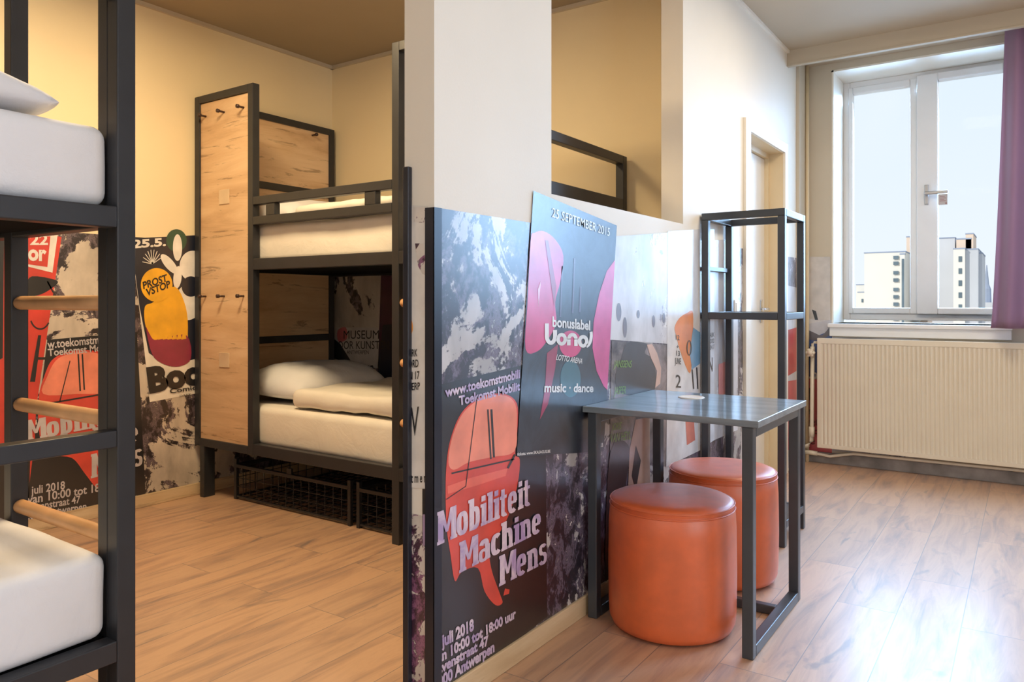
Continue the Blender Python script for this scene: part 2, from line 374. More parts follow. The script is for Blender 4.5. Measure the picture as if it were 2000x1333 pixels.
# window: fixed left light, opening right sash
def window(name, x0, x1, detail=True):
    w = bpy.data.objects.new(name, None); COL.objects.link(w); w['kind'] = 'structure'
    w.location = (x0, WD, WZ0); w['_o'] = (x0, WD, WZ0)
    fx0, fx1, z0, z1 = x0 + .012, x1 - .012, WZ0 + .02, WZ1 - .012
    mxl, mxr = x0 + .50, x0 + .60
    bm = bmesh.new()
    for a in ((fx0, fx0 + .045, z0, z1), (fx1 - .045, fx1, z0, z1)): box(bm, a[0], a[1], WD - .01, WD + .06, a[2], a[3], .004)
    box(bm, fx0 + .045, fx1 - .045, WD - .01, WD + .06, z1 - .055, z1, .004); box(bm, fx0 + .045, fx1 - .045, WD - .01, WD + .06, z0, z0 + .06, .004)
    obj('window_frame', bm, PVC, w)
    for (a, b, nm, zb, zt) in ((fx0 + .035, mxl, 'sash', z0 + .045, z1 - .04), (mxl, fx1 - .03, 'sash', z0 + .045, z1 - .03)):
        bm = bmesh.new(); right = a == mxl
        wl = .13 if right else .03; d0 = WD - (.045 if right else .02)
        box(bm, a, a + wl, d0, WD + .045, zb, zt, .006); box(bm, b - .045, b, d0, WD + .045, zb, zt, .006)
        box(bm, a + wl, b - .045, d0, WD + .045, zt - .05, zt, .006); box(bm, a + wl, b - .045, d0, WD + .045, zb, zb + .045, .006)
        sh = obj(nm, bm, PVC, w)
        bm = bmesh.new(); box(bm, a + wl - .004, b - .04, WD + .01, WD + .018, zb + .04, zt - .045); obj('pane', bm, GLASS, sh)
        if right and detail:
            hx, hz = -.588, 1.905
            bm = bmesh.new(); box(bm, hx - .014, hx + .014, d0 - .012, d0, hz - .075, hz + .065, .005)
            tube(bm, [(hx, d0 - .01, hz), (hx, d0 - .05, hz)], .010)
            box(bm, hx - .012, hx + .135, d0 - .062, d0 - .044, hz - .012, hz + .011, .005)
            obj('window_handle', bm, STEEL, sh)
    return w
window('window_1', WX0, WX1)
window('window_2', .75, 1.85, False)
# sill board and apron
bm = bmesh.new(); box(bm, WX0 - .02, -.08, YWIN - .05, WD, WZ0 - .028, WZ0, .006); box(bm, WX0 - .01, -.085, YWIN - .03, YWIN - .001, .905, WZ0 - .028, .003)
struct('trim_2', bm, SILLM)
# curtain box (valance), cornices, skirtings
bm = bmesh.new(); box(bm, XP, 3.0, 5.244, 5.27, 2.74, ZC); box(bm, XP, 3.0, 5.238, 5.276, 2.733, 2.745, .002); struct('trim_3', bm, CEIL)
bm = bmesh.new(); box(bm, XL, XP - T, YB - .02, YB, ZC - .044, ZC - .022); box(bm, XL, XL + .02, -2.0, YB, ZC - .044, ZC - .022); struct('trim_4', bm, CEIL)
bm = bmesh.new(); box(bm, XP, XP + .018, 3.388, 5.244, ZC - .018, ZC); struct('trim_5', bm, TRIMW)
bm = bmesh.new(); box(bm, XL, XL + .012, -2.0, YB, 0, .062, .003); box(bm, XL, XL + .012, -2, YB, .062, .068); struct('baseboard_left', bm, SKIRT)
bm = bmesh.new(); box(bm, XL + .012, XP - T, YB - .012, YB, 0, .065, .003); struct('baseboard_back', bm, SKIRT)
bm = bmesh.new(); box(bm, XP, XP + .012, 1.60, DY0 - .08, 0, .070, .003); struct('baseboard_partition', bm, SKIRT)
bm = bmesh.new(); box(bm, XP - T, XP - .01, 1.572, 1.584, 0, .03, .003); struct('baseboard_column', bm, SKIRT)
bm = bmesh.new(); box(bm, XP, 3.0, YWIN - .018, YWIN, 0, .075, .003); box(bm, XP + .3, 3.0, YWIN - .026, YWIN, .075, .082, .002); struct('baseboard_window', bm, GREYB)
# door
d = bpy.data.objects.new('door_1', None); COL.objects.link(d); d['kind'] = 'structure'; d.location = (XP, DY0, 0); d['_o'] = (XP, DY0, 0)
bm = bmesh.new()
box(bm, XP, XP + .018, DY0 - .095, DY0, 0, DZ + .065, .003); box(bm, XP, XP + .018, DY1, DY1 + .065, 0, DZ + .065, .003); box(bm, XP, XP + .018, DY0, DY1, DZ, DZ + .065, .003)
obj('door_casing', bm, TRIMW, d)
bm = bmesh.new()
box(bm, XP - .24, XP + .002, DY0 - .02, DY0 + .003, 0, DZ + .02); box(bm, XP - .24, XP + .002, DY1 - .003, DY1 + .02, 0, DZ + .02); box(bm, XP - .24, XP + .002, DY0, DY1, DZ - .003, DZ + .02)
box(bm, XP - .20, XP - .085, DY1 - .035, DY1, 0, DZ); box(bm, XP - .20, XP - .085, DY0, DY1 - .035, DZ - .035, DZ); box(bm, XP - .20, XP - .085, DY0, DY0 + .03, 0, DZ - .035)
obj('door_jamb', bm, JAMB, d)
bm = bmesh.new(); box(bm, XP - .15, XP - .11, DY0 + .03, DY1 - .037, .005, DZ - .037, .002); obj('door_leaf', bm, DOORP, d)
bm = bmesh.new(); hy, hz = 5.02, 1.10
box(bm, XP - .11, XP - .104, hy - .018, hy + .018, hz - .09, hz + .06, .004); tube(bm, [(XP - .105, hy, hz), (XP - .06, hy, hz)], .009)
box(bm, XP - .068, XP - .052, hy - .11, hy + .01, hz - .010, hz + .008, .004); obj('door_handle', bm, CHROME, d)
# navy edge profile on the corner of the column and panel edge on its left face
bm = bmesh.new(); box(bm, XP - .030, XP + .003, 1.580, 1.585, .0, 1.402); box(bm, XP, XP + .004, 1.580, 1.612, 0, 1.402); struct('trim_6', bm, NAVY)
bm = bmesh.new(); box(bm, -1.442, -1.4215, 1.566, 1.5825, 0, 1.52, .002); struct('trim_7', bm, NAVY)
# heating riser and corner boxing beside the window wall
bm = bmesh.new(); tube(bm, [(XP + .035, 5.66, 0), (XP + .035, 5.66, ZC)], .013); struct('trim_8', bm, JAMB, smooth=True)
bm = bmesh.new(); box(bm, XP, XP + .022, 5.49, YWIN, 0, ZC); struct('trim_9', bm, BEIGE)

# ------------------------------------------------------------------ printed wallpaper
def ray(u, v):
    s = (u - 1000) / F_PX; a = YAW
    return Vector((math.cos(a) * s - math.sin(a), math.sin(a) * s + math.cos(a), (HOR - v) / F_PX))
def on(plane, u, v, lay=0):
    """a point of the picture laid on a real wall: plane = (axis, coordinate, outward sign)"""
    ax, c, sg = plane; q = ray(u, v); t = c / q[ax]
    p = Vector((q.x * t, q.y * t, CAM_H + q.z * t)); p[ax] = c + sg * (.0012 + .0006 * lay)
    return p
P_PART, P_LEFT, P_BACK, P_END, P_WIN = (0, XP, 1), (0, XL, 1), (1, YB, -1), (1, 1.584, -1), (1, YWIN, -1)
def smooth(pts, k=4):
    out = []; n = len(pts)
    for i in range(n):
        a, b, c, e = (Vector(pts[(i + j) % n]) for j in (-1, 0, 1, 2))
        for s in range(k):
            t = s / k
            out.append(.5 * ((2 * b) + (c - a) * t + (2 * a - 5 * b + 4 * c - e) * t * t + (3 * b - a - 3 * c + e) * t ** 3))
    return [tuple(p) for p in out]
class Print:
    def __init__(s, plane): s.pl = plane; s.bm = bmesh.new(); s.m = []
    def poly(s, pts, m, lay=1, sm=False):
        if sm: pts = smooth(pts)
        if m not in s.m: s.m.append(m)
        f = s.bm.faces.new([s.bm.verts.new(on(s.pl, u, v, lay)) for u, v in pts]); f.material_index = s.m.index(m); return s
    def stroke(s, a, b, w, m, lay=3):
        d = (Vector(b) - Vector(a)).normalized(); n = Vector((-d.y, d.x)) * w / 2
        return s.poly([tuple(Vector(a) + n), tuple(Vector(b) + n), tuple(Vector(b) - n), tuple(Vector(a) - n)], m, lay)
    def ellipse(s, c, rx, ry, m, lay=2, rot=0):
        return s.poly([(c[0] + rx * math.cos(t) * math.cos(rot) - ry * math.sin(t) * math.sin(rot), c[1] + rx * math.cos(t) * math.sin(rot) + ry * math.sin(t) * math.cos(rot)) for t in (2 * math.pi * k / 40 for k in range(40))], m, lay)
    def build(s, name, parent): return obj(name, s.bm, s.m, parent)
def glyphs(body, bold=0, shear=0, spacing=1.0):
    c = bpy.data.curves.new('t', 'FONT'); c.body = body; c.offset = bold; c.shear = shear; c.resolution_u = 3; c.space_character = spacing
    o = bpy.data.objects.new('t', c); COL.objects.link(o); bpy.context.view_layer.update()
    me = bpy.data.meshes.new_from_object(o.evaluated_get(bpy.context.evaluated_depsgraph_get()))
    bpy.data.objects.remove(o); bpy.data.curves.remove(c); return me
def letters(parent, plane, rows, m, lay=4, name='lettering'):
    """rows of (text, bottom-left, bottom-right, top-left, bold); one mesh"""
    for row in rows:
        bm = bmesh.new()
        body, BL, BR, TL, bold = row[:5]; shear = row[5] if len(row) > 5 else 0; sp = row[6] if len(row) > 6 else 1.0
        me = glyphs(body, bold, shear, sp)
        xs = [v.co.x for v in me.vertices]; y1 = max(v.co.y for v in me.vertices); x0, x1 = min(xs), max(xs)
        O, A, B = on(plane, *BL, lay), on(plane, *BR, lay), on(plane, *TL, lay)
        vs = [bm.verts.new(O + (A - O) * ((v.co.x - x0) / (x1 - x0)) + (B - O) * (v.co.y / y1)) for v in me.vertices]
        for p in me.polygons:
            try: bm.faces.new([vs[i] for i in p.vertices])
            except ValueError: pass
        bpy.data.meshes.remove(me); obj(name, bm, m, parent)
def slab(text):
    '''condensed heavy slab-serif letters drawn from stems and rounded bowls; returns quads and total width'''
    out = []; x = 0.0
    def rect(a, b, c, d): out.append([(x + a, c), (x + b, c), (x + b, d), (x + a, d)])
    def bowl(cx, cy, rx, ry, t0, t1, tx=.225, ty=.15):
        n = max(6, int(abs(t1 - t0) / 10)); P = lambda a, qx, qy: (x + cx + math.copysign(abs(math.cos(a)) ** .75, math.cos(a)) * qx, cy + math.copysign(abs(math.sin(a)) ** .75, math.sin(a)) * qy)
        for k in range(n):
            a, b = (math.radians(t0 + (t1 - t0) * (k + i) / n) for i in (0, 1))
            out.append([P(a, rx, ry), P(b, rx, ry), P(b, rx - tx, ry - ty), P(a, rx - tx, ry - ty)])
    def stem(a, z, foot=True, w=.25):
        rect(a, a + w, 0, z)
        if foot: rect(a - .045, a + w + .045, 0, .1)
    for c in text:
        if c == 'M': stem(.03, 1, True); stem(.64, 1, True); rect(-.01, .2, .9, 1); rect(.66, .88, .9, 1); out.append([(x + .1, 1), (x + .28, 1), (x + .5, .3), (x + .38, .3)]); out.append([(x + .6, 1), (x + .78, 1), (x + .5, .3), (x + .38, .3)]); w = .87
        elif c == 'o': bowl(.28, .36, .28, .37, 0, 360); w = .56
        elif c == 'b': stem(.03, 1, False); rect(-.03, .1, .9, 1); bowl(.29, .36, .28, .37, -110, 110); rect(.1, .3, 0, .12); w = .57
        elif c == 'l': stem(.06, 1); rect(0, .1, .9, 1); w = .32
        elif c == 'i': stem(.06, .71); rect(0, .1, .61, .71); rect(.05, .27, .79, .97); w = .32
        elif c == 't': rect(.08, .28, .05, .92); rect(0, .4, .6, .71); bowl(.3, .17, .22, .18, 180, 300, .2, .14); w = .42
        elif c == 'e': bowl(.28, .36, .28, .37, 0, 310); rect(.12, .5, .31, .41); w = .56
        elif c == 'a': stem(.33, .5, False); rect(.3, .6, 0, .1); bowl(.28, .48, .25, .25, 0, 165); bowl(.25, .2, .25, .22, 0, 360, .18, .1); w = .58
        elif c == 'c': bowl(.28, .36, .28, .37, 45, 315); w = .5
        elif c in 'hn': stem(.05, 1 if c == 'h' else .71); rect(-.01, .1, *((.9, 1) if c == 'h' else (.61, .71))); bowl(.33, .42, .28, .31, 0, 130); rect(.41, .61, 0, .43); rect(.37, .65, 0, .1); w = .65
        elif c == 's': bowl(.24, .53, .23, .2, 25, 275, .18, .12); bowl(.24, .2, .24, .22, -160, 95, .18, .12); w = .48
        else: w = .3
        x += w + .03
    return out, x - .03
def slab_letters(parent, plane, rows, m, lay=5):
    for body, BL, BR, TL in rows:
        q, w = slab(body); bm = bmesh.new(); O, A, B = on(plane, *BL, lay), on(plane, *BR, lay), on(plane, *TL, lay)
        for i, pts in enumerate(q):
            f = Vector((0, 0, 0)); f[plane[0]] = plane[2] * .00002 * i
            bm.faces.new([bm.verts.new(O + f + (A - O) * (a / w) + (B - O) * b) for a, b in pts])
        obj('lettering', bm, m, parent)
BLACK, PAPER, RED = ink((24, 25, 30)), ink((226, 222, 216)), ink((205, 60, 48))

# --- mural on the column and half wall
mu = thing('poster_mural', (XP, 2.5, .75), 'torn concert posters printed on glossy wallpaper of half wall beside the table', 'wallpaper')
bm = bmesh.new(); bm.faces.new([bm.verts.new((XP + .001, y, z)) for y, z in ((1.611, .07), (4.29, .07), (4.29, 1.45), (3.24, 1.45), (3.24, 1.402), (1.611, 1.402))])
obj('torn_paper', bm, TORN, mu)
SALMON, REDD, REDL = ink((236, 138, 112)), ink((214, 72, 58)), ink((232, 104, 84))
p = Print(P_PART).poly([(857, 752), (1064, 703), (1068, 1206), (858, 1368)], BLACK, 1)
p.poly([(871, 905), (878, 860), (895, 815), (918, 788), (948, 772), (985, 770), (1008, 788), (1010, 830), (1005, 886), (1014, 898), (1010, 945), (995, 1000), (975, 1040), (955, 1062), (958, 1110), (975, 1160), (980, 1178), (966, 1182), (945, 1155), (932, 1110), (900, 1118), (887, 1135), (878, 1080), (871, 1030), (869, 960)], REDD, 2, True)
p.poly([(874, 903), (880, 860), (897, 816), (920, 790), (948, 775), (985, 773), (1005, 790), (1008, 830), (1003, 882), (960, 893), (915, 903), (885, 918)], SALMON, 3, True)
p.poly([(872, 950), (920, 933), (990, 915), (986, 930), (925, 950), (873, 965)], REDL, 3)
for a, b, w in (((951, 800), (957, 897), 3), ((958, 800), (963, 894), 4), ((930, 776), (908, 950), 1.6), ((908, 950), (870, 976), 1.6), ((880, 925), (1003, 897), 3), ((1004, 888), (990, 915), 4)): p.stroke(a, b, w, BLACK, 4)
p.poly([(985, 1150), (994, 1152), (993, 1160), (982, 1164)], REDD, 2)
po = tag(p.build('poster', mu), 'black poster with red car-seat figure and slanting lilac lettering')
letters(po, P_PART, [('www.toekomstmobili', (868, 776), (1014, 738), (867, 757), .035), ('Toekomst Mobilit', (895, 792), (1014, 762), (894, 774), .035)], LILAC)
slab_letters(po, P_PART, [('Mobiliteit', (852, 1066), (1032, 986), (852, 1001)), ('Machine', (895, 1120), (1053, 1038), (895, 1060)), ('Mens', (973, 1146), (1065, 1098), (973, 1087))], LILAC, 5)
letters(po, P_PART, [('i juli 2018', (853, 1268), (924, 1230), (852, 1244), .045), ('an 10:00 tot 18:00 uur', (853, 1296), (1006, 1206), (852, 1275), .045), ('avenstraat 47', (853, 1318), (953, 1258), (852, 1298), .045), ('000 Antwerpen', (854, 1345), (964, 1272), (853, 1322), .045)], LILAC, 4)
PINK, PINKD, TEAL = ink((206, 62, 122)), ink((150, 52, 84)), ink((50, 98, 112))
v = Print(P_PART).poly([(1040, 373), (1203, 441), (1177, 882), (1007, 892)], SLATE, 5)
v.poly([(1034, 470), (1042, 455), (1060, 452), (1082, 468), (1098, 500), (1092, 550), (1082, 590), (1084, 630), (1070, 660), (1048, 686), (1024, 682), (1028, 590)], PINK, 6, True)
v.poly([(1199, 508), (1183, 530), (1168, 575), (1157, 630), (1155, 680), (1163, 725), (1177, 755), (1184, 762)], ink((214, 86, 150)), 6)
v.ellipse((1112, 740), 20, 36, TEAL, 6); v.ellipse((1112, 672), 22, 26, PINK, 6)
v.poly([(1066, 690), (1088, 672), (1082, 720), (1068, 790), (1052, 820), (1062, 760)], PINKD, 6)
v.poly([(1062, 470), (1068, 470), (1084, 560), (1080, 600)], PINKD, 7); v.poly([(1048, 565), (1054, 548), (1049, 600)], ink((236, 180, 205)), 7)
for a in ((1096, 520, 1092, 620), (1120, 505, 1116, 612), (1132, 560, 1130, 610)): v.stroke(a[:2], a[2:], 3, ink((92, 86, 110)), 6)
vo = tag(v.build('poster', mu), 'dark slate poster with pink blobs and white rounded lettering')
WHT = ink((226, 226, 226))
letters(vo, P_PART, [('25 SEPTEMBER 2015', (1075, 424), (1188, 462), (1076, 406), .004), ('bonuslabel', (1076, 638), (1150, 645), (1076, 618), .03), ('LOTTO ARENA', (1083, 703), (1134, 711), (1084, 692), .012, .25),
    ('music · dance', (1060, 766), (1156, 766), (1061, 748), .03), ('tickets: www.SKASAGUS.BE', (1007, 890), (1072, 884), (1007, 884), .02), ('C-CLUB', (1162, 874), (1175, 873), (1162, 866), .02)], WHT, 8)
def arc(pr, c, rx, ry, a0, a1, w, m, lay):
    n = 22; o = [(c[0] + (rx + w / 2) * math.cos(a0 + (a1 - a0) * k / n), c[1] + (ry + w / 2) * math.sin(a0 + (a1 - a0) * k / n)) for k in range(n + 1)]
    i = [(c[0] + (rx - w / 2) * math.cos(a0 + (a1 - a0) * k / n), c[1] + (ry - w / 2) * math.sin(a0 + (a1 - a0) * k / n)) for k in range(n + 1)]
    for k in range(n): pr.poly([o[k], o[k + 1], i[k + 1], i[k]], m, lay)
g = Print(P_PART); PI = math.pi                                     # the rounded logotype v-o-n-o-s
arc(g, (1073, 656), 8, 14, 0, PI, 8, WHT, 8); g.stroke((1065, 632), (1065, 658), 8, WHT, 8.2); g.stroke((1081, 645), (1081, 658), 8, WHT, 8.2)
arc(g, (1094, 663), 7, 9, 0, 2 * PI, 7, WHT, 8); arc(g, (1115, 663), 7, 9, PI, 2 * PI, 7, WHT, 8); g.stroke((1108, 662), (1108, 675), 7, WHT, 8); g.stroke((1122, 662), (1122, 676), 7, WHT, 8)
arc(g, (1136, 667), 7, 9, 0, 2 * PI, 7, WHT, 8); arc(g, (1141, 655), 11, 22, -.3, PI * .45, 6, WHT, 8)
g.build('lettering', vo)
# pale glossy strip, dark photograph with handwriting, white festival strip
q = Print(P_PART).poly([(1200, 462), (1303, 455), (1303, 672), (1190, 664)], TORN_P, 3)
for e1 in ((1207, 610, 5, 18), (1219, 640, 4, 20), (1245, 614, 3, 8), (1275, 628, 3, 12), (1295, 622, 3, 10)): q.ellipse(e1[:2], e1[2], e1[3], ink((128, 124, 134)), 4)
q.build('torn_paper', mu)
q = Print(P_PART).poly([(1194, 666), (1303, 674), (1300, 912), (1190, 880), (1192, 760)], PHOTO, 2)
q.poly([(1225, 670), (1262, 672), (1258, 690), (1272, 700), (1280, 730), (1278, 760), (1260, 770), (1215, 770), (1200, 740), (1212, 700)], ink((58, 58, 64)), 3, True)
q.poly([(1262, 674), (1272, 672), (1282, 690), (1290, 720), (1288, 750), (1278, 758), (1282, 725), (1270, 700)], ink((212, 176, 160)), 4)
q.poly([(1240, 820), (1268, 815), (1268, 960), (1250, 1000), (1215, 1060), (1205, 1040), (1225, 960), (1228, 880)], ink((190, 150, 132)), 4)
q.poly([(1190, 885), (1226, 870), (1222, 940), (1205, 1040), (1192, 1120), (1180, 1120)], ink((44, 38, 38)), 4, True)
q.poly([(1240, 870), (1250, 900), (1240, 960), (1232, 930)], ink((56, 44, 42)), 5)
ph = tag(q.build('poster', mu), 'dim photograph poster with green handwriting')
GREEN = ink((128, 170, 84))
letters(ph, P_PART, [('JANSSENS', (1196, 718), (1232, 718), (1196, 704), .0, .3), ('JASPER', (1197, 771), (1220, 769), (1197, 756), 0, .3), ('JORIS', (1192, 842), (1212, 838), (1192, 828), 0, .3), ('VAN HEYL', (1191, 865), (1230, 858), (1191, 848), 0, .3)], GREEN, 6)
q = Print(P_PART).poly([(1303, 452), (1366, 448), (1366, 880), (1300, 912)], ink((228, 226, 226)), 4)
q.poly([(1316, 640), (1325, 622), (1340, 612), (1352, 612), (1350, 680), (1346, 730), (1328, 690), (1320, 660)], ink((232, 138, 70)), 5, True)
q.poly([(1345, 690), (1352, 640), (1366, 650), (1366, 710), (1350, 722)], ink((120, 168, 206)), 6)
arc(q, (1344, 680), 4, 14, 0, 2 * PI, 2, BLACK, 7); q.stroke((1350, 722), (1353, 760), 2, BLACK, 7); q.stroke((1359, 718), (1361, 760), 2, BLACK, 7)
q.poly([(1336, 800), (1352, 790), (1356, 860), (1340, 870)], ink((216, 120, 104)), 5)
fs = tag(q.build('poster', mu), 'white festival strip with orange figure')
letters(fs, P_PART, [('12', (1318, 664), (1325, 665), (1318, 654), .01), ('+', (1319, 681), (1324, 681), (1319, 675), .01), ('13', (1319, 695), (1326, 696), (1319, 685), .01), ('JUNE', (1316, 711), (1328, 712), (1316, 699), .01), ('2', (1318, 757), (1328, 758), (1318, 732), .0)], BLACK, 7)
q = Print(P_PART).poly([(1382, 448), (1394, 448), (1394, 860), (1382, 868)], ink((222, 226, 234)), 4).poly([(1394, 470), (1440, 466), (1440, 840), (1394, 860)], TORN_P, 3).poly([(1402, 712), (1418, 706), (1418, 770), (1402, 772)], ink((226, 150, 146)), 5)
s2 = tag(q.build('poster', mu), 'narrow pale poster strip beside the door')
letters(s2, P_PART, [('N', (1383, 728), (1390, 726), (1383, 700), 0), ('PARK', (1383, 660), (1393, 658), (1383, 651), .01), ('NOORD', (1383, 672), (1393, 670), (1383, 663), .01), ('JUN 17', (1383, 684), (1393, 682), (1383, 675), .01)], BLACK, 7)

q = Print(P_PART).poly([(1538, 502), (1555, 506), (1555, 905), (1538, 915)], TORN_P, 1).poly([(1538, 502), (1555, 504), (1555, 562), (1538, 558)], TORN, 2).poly([(1538, 645), (1555, 640), (1555, 725), (1538, 735)], ink((196, 44, 48)), 2).poly([(1538, 745), (1555, 742), (1555, 870), (1538, 880)], ink((206, 84, 92)), 2)
q.build('torn_paper', mu)
# --- end face of the column
me_ = thing('poster_mural', (XP - T / 2, 1.584, .7), 'narrow strip of pale torn poster wallpaper on the end of the column', 'wallpaper')
bm = bmesh.new(); bm.faces.new([bm.verts.new((x, 1.5828, z)) for x, z in ((XP - T, .03), (XP - .03, .03), (XP - .03, .55), (XP - T, .55))]); obj('torn_paper', bm, TORN_E, me_)
q = Print(P_END).poly([(790, 400), (837, 404), (837, 955), (790, 952)], PAPER, 2)
q.poly([(808, 404), (836, 406), (836, 437), (810, 434)], TORN_E, 3); q.poly([(812, 476), (828, 476), (836, 540), (826, 535), (818, 520)], TORN_E, 3)
q.poly([(796, 530), (802, 545), (804, 565), (800, 582), (796, 582)], ink((236, 120, 62)), 3); q.poly([(796, 615), (804, 622), (808, 640), (804, 655), (796, 660)], ink((240, 160, 74)), 3, True)
ep = tag(q.build('poster', me_), 'cream poster strip with black condensed lettering')
letters(ep, P_END, [('ARK', (800, 697), (817, 696), (800, 683), .015), ('ORD', (800, 719), (819, 717), (800, 704), .015), ('N 17', (801, 742), (821, 740), (801, 727), .015), ('WERP', (795, 763), (822, 761), (795, 749), .015), ('W', (791, 853), (820, 850), (791, 798), 0), ('rtmen', (799, 943), (834, 942), (799, 928), .012, 0, 1.5)], BLACK, 5)
q = Print(P_END).poly([(826, 955), (837, 955), (837, 1080), (826, 1060)], BLACK, 2).poly([(827, 1005), (834, 1005), (834, 1066), (827, 1066)], ink((170, 146, 178)), 3); q.build('torn_paper', me_)

# --- left wall
ml = thing('poster_mural', (XL, 2.6, .75), 'wallpaper of torn posters along the left wall behind the ladder', 'wallpaper')
bm = bmesh.new(); bm.faces.new([bm.verts.new((XL + .001, y, z)) for y, z in ((.2, .07), (YB, .07), (YB, 1.505), (.2, 1.505))]); obj('torn_paper', bm, TORN_L, ml)
q = Print(P_LEFT).poly([(-40, 440), (120, 463), (70, 800), (62, 1010), (-40, 1060)], RED, 1)
q.poly([(-40, 440), (8, 458), (5, 700), (-40, 720)], BLACK, 2); q.poly([(-40, 880), (60, 860), (55, 1010), (-40, 1060)], BLACK, 2)
q.poly([(52, 462), (112, 460), (102, 533), (50, 520)], PAPER, 2); q.poly([(44, 464), (98, 462), (92, 522), (44, 515)], RED, 3)
q.poly([(52, 560), (62, 540), (110, 548), (105, 560), (80, 575), (55, 578)], BLACK, 3, True); q.poly([(74, 655), (80, 655), (68, 746), (58, 746)], BLACK, 3); q.poly([(74, 698), (94, 698), (93, 703), (74, 703)], BLACK, 3)
arc(q, (78, 615), 20, 28, .6, 2.7, 3, BLACK, 3); q.stroke((92, 550), (104, 572), 3, BLACK, 3)
lr = tag(q.build('poster', ml), 'red poster with black linework')
letters(lr, P_LEFT, [('22', (58, 478), (93, 478), (58, 458), .03), ('or', (54, 508), (90, 509), (54, 487), .04)], PAPER, 5)
q = Print(P_LEFT).poly([(92, 664), (267, 649), (284, 964), (48, 1018)], BLACK, 2)
q.poly([(76, 770), (86, 735), (100, 705), (125, 690), (160, 684), (200, 690), (222, 720), (232, 770), (228, 860), (215, 900), (190, 915), (200, 940), (190, 955), (165, 925), (140, 895), (100, 890), (82, 875), (74, 820)], REDD, 3, True)
q.poly([(84, 770), (92, 735), (108, 705), (130, 693), (160, 688), (198, 694), (218, 725), (226, 765), (150, 770)], SALMON, 4, True)
for a, b, w in (((152, 692), (156, 764), 3), ((160, 692), (164, 762), 3), ((136, 705), (116, 785), 2), ((85, 790), (230, 765), 3)): q.stroke(a, b, w, BLACK, 5)
lp = tag(q.build('poster', ml), 'black poster with red figure and grey lilac lettering')
LG = ink((196, 188, 190))
letters(lp, P_LEFT, [('w.toekomstmobiliteit.be', (92, 681), (263, 664), (91, 665), .02), ('Toekomst Mobiliteit Nu', (93, 696), (263, 680), (92, 682), .02), 
    ('juli 2018', (60, 966), (126, 955), (60, 950), .02), ('van 10:00 tot 18:00 uur', (52, 985), (250, 950), (52, 968), .02), ('Havenstraat 47', (50, 1000), (156, 982), (50, 985), .02), ('2000 Antwerpen', (48, 1016), (168, 996), (48, 1000), .02)], LG, 6)
slab_letters(lp, P_LEFT, [('Mobiliteit', (50, 862), (255, 822), (48, 822)), ('Machine', (92, 890), (268, 862), (92, 848)), ('Mens', (177, 935), (277, 908), (177, 888))], LG, 6)
YEL, MAR, NV = ink((240, 178, 40)), ink((146, 44, 74)), ink((26, 32, 50))
q = Print(P_LEFT).poly([(255, 466), (420, 458), (420, 762), (292, 786), (282, 690)], ink((232, 226, 216)), 2)
q.poly([(255, 466), (420, 458), (420, 690), (330, 716), (290, 690), (272, 600)], NV, 3)
q.ellipse((344, 470), 20, 22, ink((40, 84, 66)), 3.5)
for k, e1 in enumerate(((346, 484, 9, 26, 0), (330, 516, 9, 24, -.7), (346, 542, 8, 22, .1), (376, 520, 26, 30, 0), (368, 590, 28, 36, .2))): q.ellipse(e1[:2], e1[2], e1[3], ink((234, 232, 230)), 4 + .15 * k, e1[4])
q.ellipse((372, 560), 18, 20, NV, 5)
q.poly([(300, 590), (340, 560), (362, 600), (366, 650), (358, 668), (300, 672), (284, 640), (282, 600)], YEL, 5, True)
q.poly([(284, 640), (290, 650), (300, 664), (320, 660), (364, 656), (372, 700), (350, 716), (320, 712), (296, 692)], MAR, 6, True)
q.ellipse((305, 557), 31, 33, YEL, 7); 
for k in range(9):
    t = PI * (1.05 + .1 * k); q.stroke((297, 516), (297 + 20 * math.cos(t), 516 + 28 * math.sin(t)), 1.4, PAPER, 5)
for k in range(6): q.poly([(308 + 9 * k, 664), (314 + 9 * k, 640), (318 + 9 * k, 662)], YEL, 7)
lb = tag(q.build('poster', ml), 'navy and white poster with yellow disc')
letters(lb, P_LEFT, [('PROST', (279, 565), (326, 549), (277, 551), .03), ('VSTOP', (285, 579), (332, 561), (283, 565), .03)], BLACK, 9)
letters(lb, P_LEFT, [('25.5.', (257, 485), (323, 480), (257, 469), .04)], PAPER, 9)
letters(lb, P_LEFT, [('Boom', (290, 766), (440, 738), (284, 718), .06), ('Comic Market', (331, 769), (440, 752), (330, 760), .02), ('DARK', (350, 776), (372, 772), (350, 772), .0)], BLACK, 9)

# --- back wall inside the lower bunk
mb = thing('poster_mural', (-3.0, YB, .75), 'dark torn poster wallpaper on back wall seen inside the lower bunk', 'wallpaper')
bm = bmesh.new(); bm.faces.new([bm.verts.new((x, YB - .001, z)) for x, z in ((XL + .01, .07), (XP - T, .07), (XP - T, 1.505), (XL + .01, 1.505))]); obj('torn_paper', bm, TORN_B, mb)
q = Print(P_BACK).poly([(745, 525), (830, 520), (830, 740), (738, 735)], ink((70, 30, 56)), 2).poly([(748, 635), (830, 630), (830, 740), (738, 738)], NV, 3)
q.poly([(652, 640), (740, 640), (742, 720), (690, 715), (655, 690)], ink((206, 200, 196)), 2); q.poly([(660, 646), (676, 640), (678, 662), (662, 668)], ink((214, 118, 122)), 3, True)
q.poly([(650, 660), (665, 672), (690, 712), (652, 700)], BLACK, 3)
mp_ = tag(q.build('poster', mb), 'pale museum poster with dark lettering')
letters(mp_, P_BACK, [('MUSEUM', (672, 662), (741, 662), (672, 646), .0), ('VOOR KUNSTEN', (652, 682), (760, 682), (652, 667), .0), ('ANTWERPEN', (678, 692), (721, 692), (678, 685), .0), ('van', (712, 724), (730, 724), (712, 714), .02)], ink((40, 38, 40)), 5)

